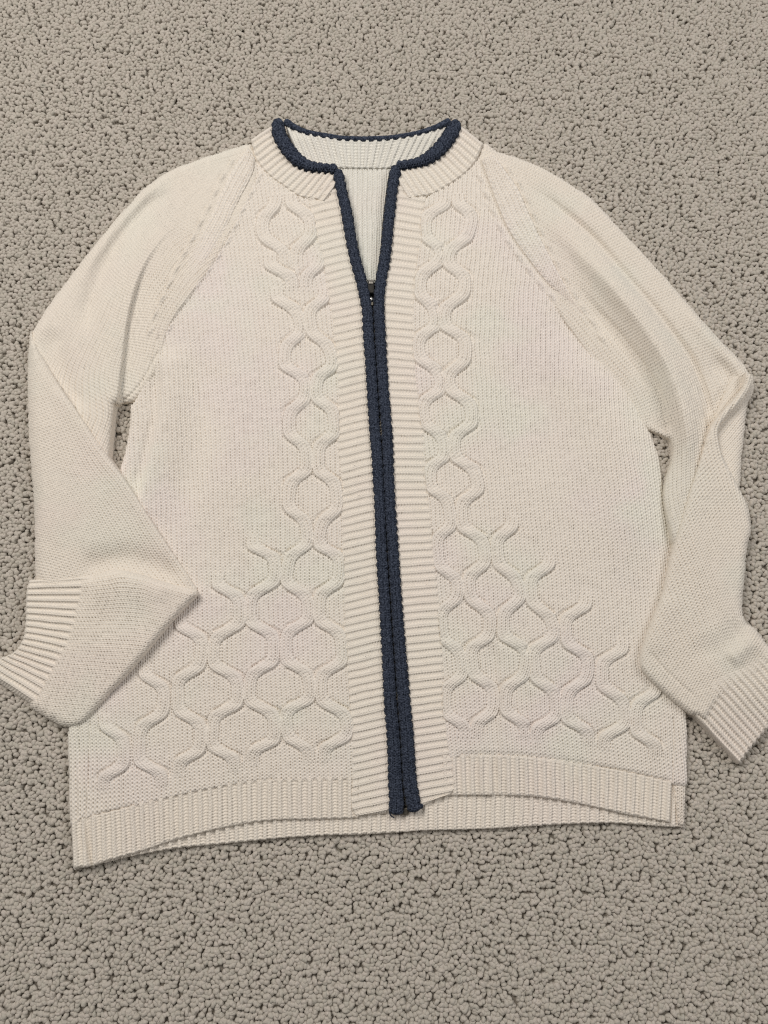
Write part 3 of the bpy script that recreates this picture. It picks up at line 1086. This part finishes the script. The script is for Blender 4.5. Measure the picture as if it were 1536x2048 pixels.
# ---- fronts
FRONT_L = [(506, 300), (510, 312), (516, 324), (535, 346), (558, 363), (580, 379), (598, 391), (614, 395)] + [(x + 5, y) for x, y in BAND_L[1:-2]] + \
    [(706, 1556), (618, 1560), (521, 1564), (455, 1571), (374, 1587), (293, 1607), (234, 1623), (172, 1640), (143, 1650),
     (139, 1560), (137, 1500), (139, 1440), (160, 1300), (190, 1150), (222, 1000), (240, 943), (252, 900), (260, 849), (263, 812),
     (272, 800), (300, 745), (320, 690), (331, 648), (348, 615), (412, 532), (449, 472), (483, 400), (505, 352)]
FRONT_R = [(964, 300), (958, 312), (945, 330), (925, 348), (900, 367), (875, 382), (857, 392)] + [(x - 5, y) for x, y in BAND_R[3:-1]] + \
    [(909, 1514), (1036, 1517), (1106, 1524), (1176, 1535), (1247, 1546), (1345, 1570), (1371, 1570), (1373, 1540), (1373, 1480), (1371, 1425), (1366, 1300), (1356, 1180),
     (1342, 1090), (1337, 1065), (1327, 1012), (1323, 966), (1316, 914), (1297, 861), (1282, 830), (1264, 791), (1238, 744), (1206, 700),
     (1169, 650), (1119, 595), (1075, 546), (1020, 472), (995, 420), (976, 370), (960, 322)]


def roll_L(x, y):
    return np.where((x < 270) & (y > 780), 10.0, 4.0)


def rollh_L(x, y):
    return np.where((x < 270) & (y > 780), 15.0, 3.0)


front_L = layer('front_panel', FRONT_L, zbody_L, M_BODY, card, roll=roll_L, rollh=rollh_L,
                relief=body_relief(BL_MAP, CAB_L, -1, 71, RAG_LA, 14, -1), cull=shrink_mask([FORE_L, HAND_L], 40),
                split=strand_ids(CAB_L), step=1.12, stepy=1.5)


def roll_R(x, y):
    return np.where(x > 1190, 12.0, 4.0)


def rollh_R(x, y):
    return np.where(x > 1190, 10.0, 3.0)


front_R = layer('front_panel', FRONT_R, zbody_R, M_BODY, card, roll=roll_R, rollh=rollh_R,
                relief=body_relief(BR_MAP, CAB_R, 1, 81, RAG_RA, -12, 1), cull=shrink_mask([FORE_R], 40),
                split=strand_ids(CAB_R), step=1.12, stepy=1.5)

# raglan seams: a few plain columns running with the seam
def rag_relief(cols, seed):
    def f(U, V, W, x, y):
        s, t = jitter(x, y, U * cols, V / 6.0, seed)
        wid = (W / np.maximum(U, 1e-3)).max()
        pit = (0.55 + 0.45 * np.cos(2 * np.pi * V / 12.8))
        return 1.3 * stock(s, t) - 1.6 * (np.exp(-((W - 3.5) / 2.0) ** 2) + np.exp(-(((1 - U) * wid - 3.5) / 2.0) ** 2)) * pit
    return f


strip('raglan_seam', RAG_LB, RAG_LA, lambda x, y: 10.9 + 1.2 * np.clip((480 - y) / 180, 0, 1), M_BODY, front_L, rag_relief(4, 91), edges=(5, 5, 0, 14), edgeh=(2.6, 2.6, 0, 4), skirt=5)
strip('raglan_seam', RAG_RA, RAG_RB, lambda x, y: 11.0 + 1.2 * np.clip((480 - y) / 180, 0, 1) - 6.5 * sst((y - 540) / 160), M_BODY, front_R, rag_relief(5, 95), edges=(5, 5, 0, 14), edgeh=(2.6, 2.6, 0, 4), skirt=5)

# front hems
strip('hem_rib', HEM_TOP_L, HEM_BOT_L, lambda x, y: 8.6 + 0.6 * vnoise(x, y, 70, 23) - ridge(x, y, [(171, 1630), (176, 1680), (186, 1735)], 2.2, 4, 4, 0.0, tail=0.0), M_RIB, front_L, rib_relief(20.0, 6.3, 2.1, 33),
      edges=(4, 5, 6, 0), edgeh=(0.7, 3.0, 5.0, 0), skirt=3.5)
strip('hem_rib', HEM_TOP_R, HEM_BOT_R, lambda x, y: 8.6 + 0.6 * vnoise(x, y, 70, 25)
      - ridge(x, y, [(985, 1500), (992, 1550), (1000, 1600)], 2.0, 10, 10, 0.0, tail=0.0)
      + ridge(x, y, [(962, 1500), (968, 1550), (972, 1600)], 1.5, 10, 10, 0.0, tail=0.0), M_RIB, front_R, rib_relief(18.0, 6.3, 2.1, 35),
      edges=(4, 5, 0, 5), edgeh=(0.7, 3.0, 0, 3.0), skirt=3.5)
# the vented side below the right seam
strip('side_vent', [(1345, 1558), (1349, 1600), (1355, 1650)], [(1371, 1560), (1370, 1600), (1368, 1653)], lambda x, y: 7.0 + 0 * x, M_RIB, front_R,
      rag_relief(3, 97), edges=(5, 6, 0, 5), edgeh=(3.5, 4, 0, 3), skirt=0)

# zip bands with ribs running across
def band_edges(trim, band, y0, y1, prof, seed):
    ta, ba = crv(trim, 3.0), crv(band, 3.0)
    yy = np.linspace(y0, y1, 420)
    dy = np.interp(yy, [p[0] for p in prof], [p[1] for p in prof])
    dy = np.convolve(np.pad(dy, 12, mode='edge'), np.ones(25) / 25, 'valid')
    e = np.clip((yy - (y1 - 34)) / 34, 0, 1)
    inset = 26 * (1 - np.sqrt(np.maximum(0, 1 - e * e)))
    A_ = np.stack([np.interp(yy, ta[:, 1], ta[:, 0]), yy], 1)
    bx_ = np.interp(yy + dy, ba[:, 1], ba[:, 0])
    sgn = np.sign(A_[:, 0].mean() - bx_.mean())
    wave = 1.5 * np.abs(np.sin(np.pi * yy / 15.4)) + 2.4 * vnoise(yy, yy * 0, 42, seed)
    B_ = np.stack([bx_ + sgn * (inset + wave - 1.5), yy + dy - 0.25 * inset], 1)
    return A_, B_


BAND_LX = [(630, 380)] + BAND_L
BAND_RX = [(836, 372), (850, 384)] + BAND_R[2:]
A_, B_ = band_edges(TRIM_L, BAND_LX, 358, 1626, [(358, 24), (500, 6), (900, 3), (1450, 4), (1560, 12), (1626, 12)], 3)
strip('zip_band', A_, B_, lambda x, y: 9.6 + 0.5 * vnoise(x, y, 90, 27), M_RIB, card, rib_relief(15.4, 5.8, 1.15, 37), edges=(0, 6, 3, 10), edgeh=(0, 3.2, 2, 5), skirt=5)
A_, B_ = band_edges(TRIM_R, BAND_RX, 352, 1620, [(352, 22), (470, 4), (1400, -4), (1540, -18), (1620, -26)], 6)
strip('zip_band', A_, B_, lambda x, y: 9.6 + 0.5 * vnoise(x, y, 90, 29), M_RIB, card, rib_relief(15.4, 5.8, 1.15, 39), edges=(0, 6, 3, 10), edgeh=(0, 3.2, 2, 5), skirt=5)

# collar ribs
COL_L_IN = [(547, 250), (552, 268), (562, 287), (578, 307), (596, 323), (620, 334), (645, 338), (666, 341), (682, 356)]
COL_L_OUT = [(502, 280), (508, 306), (516, 326), (537, 350), (560, 367), (582, 383), (604, 395), (626, 398), (646, 404)]
COL_R_IN = [(921, 252), (912, 268), (898, 287), (882, 303), (862, 317), (840, 327), (818, 332), (798, 335), (788, 350)]
COL_R_OUT = [(966, 288), (959, 306), (948, 326), (928, 348), (904, 366), (878, 382), (858, 391), (836, 394), (818, 398)]


def z_collar(x, y):
    return 10.5 + 4.5 * np.clip((330 - y) / 80, 0, 1)


strip('collar_rib', COL_L_IN, COL_L_OUT, z_collar, M_RIB, card, rib_relief(12.6, 5.8, 1.7, 43), edges=(0, 5, 6, 0), edgeh=(0, 2.0, 7, 0), skirt=1)
strip('collar_rib', COL_R_IN, COL_R_OUT, z_collar, M_RIB, card, rib_relief(12.6, 5.8, 1.7, 45), edges=(0, 5, 6, 0), edgeh=(0, 2.0, 7, 0), skirt=1)

# ---- forearms folded over
def zfore_L(x, y, d):
    z = 20.5 + 0.6 * vnoise(x, y, 110, 17)
    e = np.clip((y - 760) / 380, 0, 1)
    z = z - 5.5 * e * e * (3 - 2 * e)
    z = z + ridge(x, y, [(80, 690), (150, 815), (250, 960), (340, 1096), (390, 1175)], 2.2, 26, 26, 0.1)
    z = z - ridge(x, y, [(150, 1140), (200, 1128), (260, 1120), (330, 1142), (374, 1170)], 6.0, 26, 26, 0.2)
    z = z + ridge(x, y, [(95, 800), (110, 950), (120, 1100)], 1.5, 30, 30, 0.2)
    return z


FL_MAP = tps([(65, 670, 0, 0), (155, 823, 0, 178), (255, 966, 0, 352), (384, 1161, 0, 586),
              (60, 790, -78, 120), (130, 960, -90, 290), (220, 1120, -100, 480),
              (68, 980, -180, 280), (110, 1100, -195, 420), (80, 1150, -245, 445)])
layer('folded_forearm', FORE_L, zfore_L, M_SLEEVE, sleeve_L, roll=lambda x, y: 15 + 10 * sst((150 - x) / 70), rollh=lambda x, y: 14 + 22 * sst((150 - x) / 70),
      relief=lambda x, y, d: 1.35 * stock(*jitter(x, y, *(lambda a: (a[0] / 8.0, a[1] / 6.2))(FL_MAP(x, y)), 53)), skirt=-3)


def zhand_L(x, y, d):
    u = np.clip((x - 60) / 200, 0, 1)
    z = 14.5 + 8.0 * u + 0.6 * vnoise(x, y, 100, 19)
    z = z + ridge(x, y, [(170, 1200), (235, 1170), (300, 1180), (360, 1190)], 3.0, 30, 26, 0.25)
    z = z - 4.0 * np.clip((y - 1300) / 140, 0, 1)
    z = z - ridge(x, y, [(180, 1250), (250, 1240), (310, 1235)], 1.5, 28, 28, 0.25)
    return z


HL_MAP = tps([(186, 1152, 0, 0), (246, 1140, 0, 60), (342, 1167, 0, 155), (394, 1184, 2, 208),
              (162, 1244, 92, 0), (230, 1245, 95, 65), (320, 1255, 96, 155),
              (131, 1326, 180, 0), (190, 1335, 185, 60), (260, 1345, 190, 130),
              (105, 1385, 245, 0), (160, 1400, 255, 60), (85, 1420, 285, 0), (150, 1448, 305, 60)])
layer('folded_wrist', HAND_L, zhand_L, M_SLEEVE, sleeve_L, roll=17.0, rollh=25.0,
      relief=lambda x, y, d: 1.35 * stock(*jitter(x, y, *(lambda a: (a[0] / 7.6, a[1] / 6.0))(HL_MAP(x, y)), 55)), skirt=-3)
CUFF_L_END = [(60, 1160), (54, 1176), (52, 1211), (51, 1249), (46, 1278), (28, 1304), (-6, 1320), (-36, 1342)]
CUFF_L_TOP = [(190, 1150), (180, 1192), (166, 1244), (153, 1290), (136, 1328), (118, 1368), (103, 1398), (86, 1424)]
strip('cuff', CUFF_L_END, CUFF_L_TOP, lambda x, y: 12.0 + 6.0 * np.clip((x - 30) / 150, 0, 1) - 5.0 * np.clip((y - 1290) / 120, 0, 1) + 0.6 * vnoise(x, y, 60, 57),
      M_RIB, sleeve_L, rib_relief(14.2, 6.0, 2.0, 57, fadeB=30.0), edges=(6, 7, 12, 12), edgeh=(4.0, 1.2, 9.0, 9.0), skirt=-3)

SIDE_R = [(1470, 745), (1503, 752), (1506, 768), (1501, 794), (1493, 815), (1488, 869), (1482, 921), (1477, 978), (1450, 985), (1425, 930), (1420, 870), (1440, 800)]
layer('folded_underside', SIDE_R, lambda x, y, d: 9.0 + 0 * x, M_SLEEVE, sleeve_R, roll=14.0, rollh=17.0,
      relief=lambda x, y, d: 1.1 * stock(*jitter(x, y, (x * 0.75 + y * 0.66) / 8.2, (-x * 0.66 + y * 0.75) / 6, 63)), skirt=-3)


def zfore_R(x, y, d):
    z = 17.5 + 0.6 * vnoise(x, y, 110, 35)
    z = z + 2.5 * sst((960 - y) / 160)
    z = z - ridge(x, y, [(1420, 960), (1425, 1080), (1420, 1200), (1430, 1290)], 1.8, 30, 30, 0.25)
    z = z + ridge(x, y, [(1345, 1180), (1320, 1260), (1310, 1320)], 2.0, 26, 26, 0.25)
    z = z - ridge(x, y, [(1370, 1300), (1420, 1300), (1470, 1265), (1495, 1240)], 2.5, 22, 22, 0.25)
    z = z + ridge(x, y, [(1455, 1325), (1490, 1295), (1512, 1275)], 4.0, 18, 18, 0.25)
    z = z - ridge(x, y, [(1297, 1300), (1330, 1340), (1391, 1395)], 1.0, 3, 3, 0.1)
    return z


FR_MAP = tps([(1440, 1000, 0, 0), (1470, 1120, 0, 125), (1489, 1240, 0, 245), (1530, 1295, 2, 315),
              (1390, 1000, 48, 0), (1425, 1120, 55, 125), (1462, 1230, 52, 240), (1505, 1320, 42, 340),
              (1350, 1100, 108, 80), (1395, 1220, 112, 208), (1440, 1320, 108, 315),
              (1312, 1230, 172, 190), (1360, 1320, 172, 290), (1412, 1395, 165, 380),
              (1282, 1315, 228, 260), (1325, 1375, 228, 335), (1385, 1428, 222, 410), (1425, 860, -20, -140), (1490, 765, -30, -260)])
layer('folded_forearm', FORE_R, zfore_R, M_SLEEVE, sleeve_R, roll=lambda x, y: 8 + 6 * sst((y - 900) / 150), rollh=lambda x, y: 9 + 11 * sst((y - 900) / 150),
      relief=lambda x, y, d: 1.35 * stock(*jitter(x, y, *(lambda a: (a[0] / 7.8, a[1] / 6.1))(FR_MAP(x, y)), 65)), skirt=-3)
CUFF_R_TOP = [(1384, 1427), (1398, 1404), (1416, 1374), (1438, 1354), (1470, 1340), (1500, 1325), (1522, 1304), (1532, 1290)]
CUFF_R_END = [(1477, 1528), (1490, 1511), (1506, 1490), (1524, 1468), (1540, 1449), (1560, 1425), (1585, 1395), (1600, 1375)]
strip('cuff', CUFF_R_TOP, CUFF_R_END, lambda x, y: 18.0 - 7.0 * sst((y - 1360) / 150) + 0.5 * vnoise(x, y, 60, 67), M_RIB, sleeve_R,
      rib_relief(13.0, 6.0, 1.9, 67, fadeA=22.0), edges=(7, 5, 8, 8), edgeh=(1.2, 3.0, 7, 7), skirt=-3)

# ---- navy edging
tube('front_trim', TRIM_L, [17, 18, 18, 18.5, 18.5, 18.5, 18.5, 19.5, 22, 23.5, 27], [11.0, 11.0], 4.2, M_NAVY, card, seed=1)
tube('front_trim', TRIM_R, [18, 18, 18, 18.5, 18.5, 18.5, 18.5, 19.5, 22, 23.5, 26], [11.2, 11.2], 4.2, M_NAVY, card, seed=5)
tube('neck_trim', [(566, 243), (557, 252), (559, 270), (569, 289), (584, 309), (601, 324), (623, 334), (646, 337), (676, 339)], [20, 24, 24.5, 24, 22, 18, 15, 14, 15],
     [15.5, 15, 14, 12.5, 11.5, 11.5], 4.4, M_NAVY, card, pitch=13.0, cross=0.7, seed=9)
tube('neck_trim', [(902, 244), (908, 252), (903, 266), (892, 282), (876, 301), (858, 315), (838, 325), (815, 330), (792, 333)], [21, 25, 26, 25, 23, 19, 15, 14, 15],
     [15.5, 15, 14, 12.5, 11.5, 11.5], 4.4, M_NAVY, card, pitch=13.0, cross=0.7, seed=13)
tube('neck_trim', [(568, 242), (580, 249), (592, 256), (609, 263), (635, 269), (660, 273), (688, 277), (740, 278), (789, 275), (838, 266), (871, 255), (892, 246), (902, 242)],
     [16, 10, 9, 9, 9, 9, 9, 9, 9, 10, 16], [13, 11, 10.5, 10.5, 11, 13], 2.6, M_NAVY, card, pitch=11.0, nseg=14, bump=0.35, fine=0.25, seed=17)

# ---- zip
zipper = bpy.data.objects.new('zipper', None)
scene.collection.objects.link(zipper)
zipper.parent = card
a = crv(TRIM_L, 3.0)
b = crv(TRIM_R, 3.0)
ya = np.arange(600, 1622, 2.0)
xl, xr = np.interp(ya, a[:, 1], a[:, 0]), np.interp(ya, b[:, 1], b[:, 0])
xm = (xl + xr) / 2 + 1.0
tw_ = 9.0
TL = list(zip(xm - tw_, ya))[::12]
TR = list(zip(xm + tw_, ya))[::12]
strip('zip_tape', TL, TR, lambda x, y: 8.6 + 0 * x, M_TAPE, zipper, lambda U, V, W, x, y: 0.12 * np.cos(2 * np.pi * V / 3.0), step=2.0, edges=(0, 0, 0, 0), skirt=5)


def boxes(name, items, mat, parent):
    """items: (px, py, z_mm, half_w_px, half_l_px, half_h_mm, angle)"""
    V, Q = [], []
    for (px, py, z, hw, hl, hh, an) in items:
        base = len(V)
        ca, sa = math.cos(an), math.sin(an)
        for dz in (-1, 1):
            k = 1.0 if dz < 0 else 0.72
            for sx, sy in ((-1, -1), (1, -1), (1, 1), (-1, 1)):
                X = px + ca * sx * hw * k - sa * sy * hl * k
                Y = py + sa * sx * hw * k + ca * sy * hl * k
                wx, wy = ground(np.array(X), np.array(Y), z * MM)
                V.append((float(wx), float(wy), (z + dz * hh) * MM))
        for f in ((3, 2, 1, 0), (4, 5, 6, 7), (0, 1, 5, 4), (1, 2, 6, 5), (2, 3, 7, 6), (3, 0, 4, 7)):
            Q.append([base + i for i in f[::-1]])
    o = mesh_obj(name, np.array(V), np.array(Q), mat, parent)
    o.data.polygons.foreach_set('use_smooth', np.zeros(len(Q), bool))
    return o


teeth = []
for i, yy_ in enumerate(np.arange(618, 1612, 3.0)):
    xx = float(np.interp(yy_, ya, xm))
    sd_ = 1 if i % 2 else -1
    teeth.append((xx + sd_ * 1.3, yy_, 9.6 + (2.2 if 840 < yy_ < 872 or 1385 < yy_ < 1400 else 0), 2.6, 1.05, 0.8, 0.10 * sd_))
for yy_ in np.arange(346, 566, 3.4):   # open half of the zip along the right edging
    xx = float(np.interp(yy_, b[:, 1], b[:, 0])) - 11.0 + 1.0 * max(0, (yy_ - 500) / 60)
    teeth.append((xx + 0.6, yy_, 9.6, 2.0, 1.0, 0.7, 0.1))
zt = boxes('zip_teeth', teeth, M_BRASS, zipper)
zt['kind'] = 'stuff'

sl = boxes('zip_slider', [(742, 577, 9.6, 9.5, 14.5, 2.2, 0.0)], M_DARKMETAL, zipper)
bv = sl.modifiers.new('bevel', 'BEVEL')
bv.width = 0.0009
bv.segments = 3
br = boxes('bridge', [(742, 565.5, 12.1, 5.4, 3.4, 0.7, 0.0)], M_PEWTER, sl)
bv = br.modifiers.new('bevel', 'BEVEL')
bv.width = 0.0004
bv.segments = 2
lg = boxes('crown', [(742, 561, 11.4, 8.0, 1.2, 0.7, 0.0)], M_PEWTER, sl)


def dome(name, px, py, z, rx, ry, rz, mat, parent):
    n, m = 10, 16
    V = []
    for i in range(n + 1):
        ph = math.pi * i / n
        for j in range(m):
            th = 2 * math.pi * j / m
            wx, wy = ground(np.array(px + rx * math.sin(ph) * math.cos(th)), np.array(py + ry * math.sin(ph) * math.sin(th)), z * MM)
            V.append((float(wx), float(wy), (z + rz * math.cos(ph)) * MM))
    Q = []
    for i in range(n):
        for j in range(m):
            k = (j + 1) % m
            Q.append((i * m + k, i * m + j, (i + 1) * m + j, (i + 1) * m + k))
    return mesh_obj(name, np.array(V), np.array(Q), mat, parent)


dome('pull_pivot', 742.5, 598, 12.6, 3.4, 4.6, 1.6, M_STEEL, sl)
st_ = boxes('tail_end', [(743.5, 608, 12.0, 3.8, 4.2, 1.0, 0.0)], M_BRASS, sl)
# metal pin and box at the foot of the zip
pn = boxes('zip_foot', [(811, 1622, 8.4, 6.0, 9.0, 1.2, -0.1)], M_BRASS, zipper)
bv = pn.modifiers.new('bevel', 'BEVEL')
bv.width = 0.0006
bv.segments = 2


# ---- loose yarn ends at the foot of the edging
def yarn(pts, name='loose_yarn', r=1.3):
    tube(name, [p[:2] for p in pts], [r * 2, r * 2], [p[2] for p in pts], r * 0.46, M_NAVY, card, step=1.2, nseg=8, fine=0.0, bump=0.0, seed=21)


yarn([(784, 1612, 9.5), (779, 1619, 10.5), (781, 1630, 10), (789, 1636, 8.5)], r=1.5)
yarn([(838, 1607, 11), (845, 1610, 10.5), (843, 1618, 9.5)], r=1.5)

# ---- stray wool fibres standing off the surface and the edges


def fuzz(name, pts, length, mat, parent):
    n = len(pts)
    az = rng.uniform(0, 2 * np.pi, n)
    lift = np.abs(rng.normal(0.25, 0.22, n))
    L = length * rng.uniform(0.4, 1.3, n)
    d = np.stack([np.cos(az), np.sin(az), lift], 1)
    sd_ = np.stack([-np.sin(az), np.cos(az), 0 * az], 1)
    bend = rng.normal(0, 0.45, n)
    w = 0.000045
    rows = []
    for k, t in enumerate((0.0, 0.5, 1.0)):
        c = pts + d * (L * t)[:, None] + sd_ * (bend * L * t * t)[:, None]
        c[:, 2] += 0.0004 - 0.5 * L * t * t * lift
        ww = w * (1 - 0.7 * t)
        rows += [c - sd_ * ww, c + sd_ * ww]
    co = np.stack(rows, 1).reshape(-1, 3)
    b0 = np.arange(n)[:, None] * 6
    q = np.vstack([b0 + np.array([[0, 1, 3, 2]]), b0 + np.array([[2, 3, 5, 4]])])
    o = mesh_obj(name, co, q, mat, parent)
    o['kind'] = 'stuff'
    return o


fuzz('wool_fibres', np.vstack(EDGE_PTS + FACE_PTS), 0.0028, M_SLEEVE, card)

for o in card.children:
    if o.name.startswith('front_trim'):
        o['label'] = 'navy knitted edging along the zip'
    elif o.name.startswith('neck_trim'):
        o['label'] = 'navy knitted edging around the neckline'

tri = sum(len(o.data.loop_triangles) or sum(len(p.vertices) - 2 for p in o.data.polygons[:1]) * len(o.data.polygons) for o in scene.objects if o.type == 'MESH')
print('TRIANGLES', tri, 'LOOPS', npt)
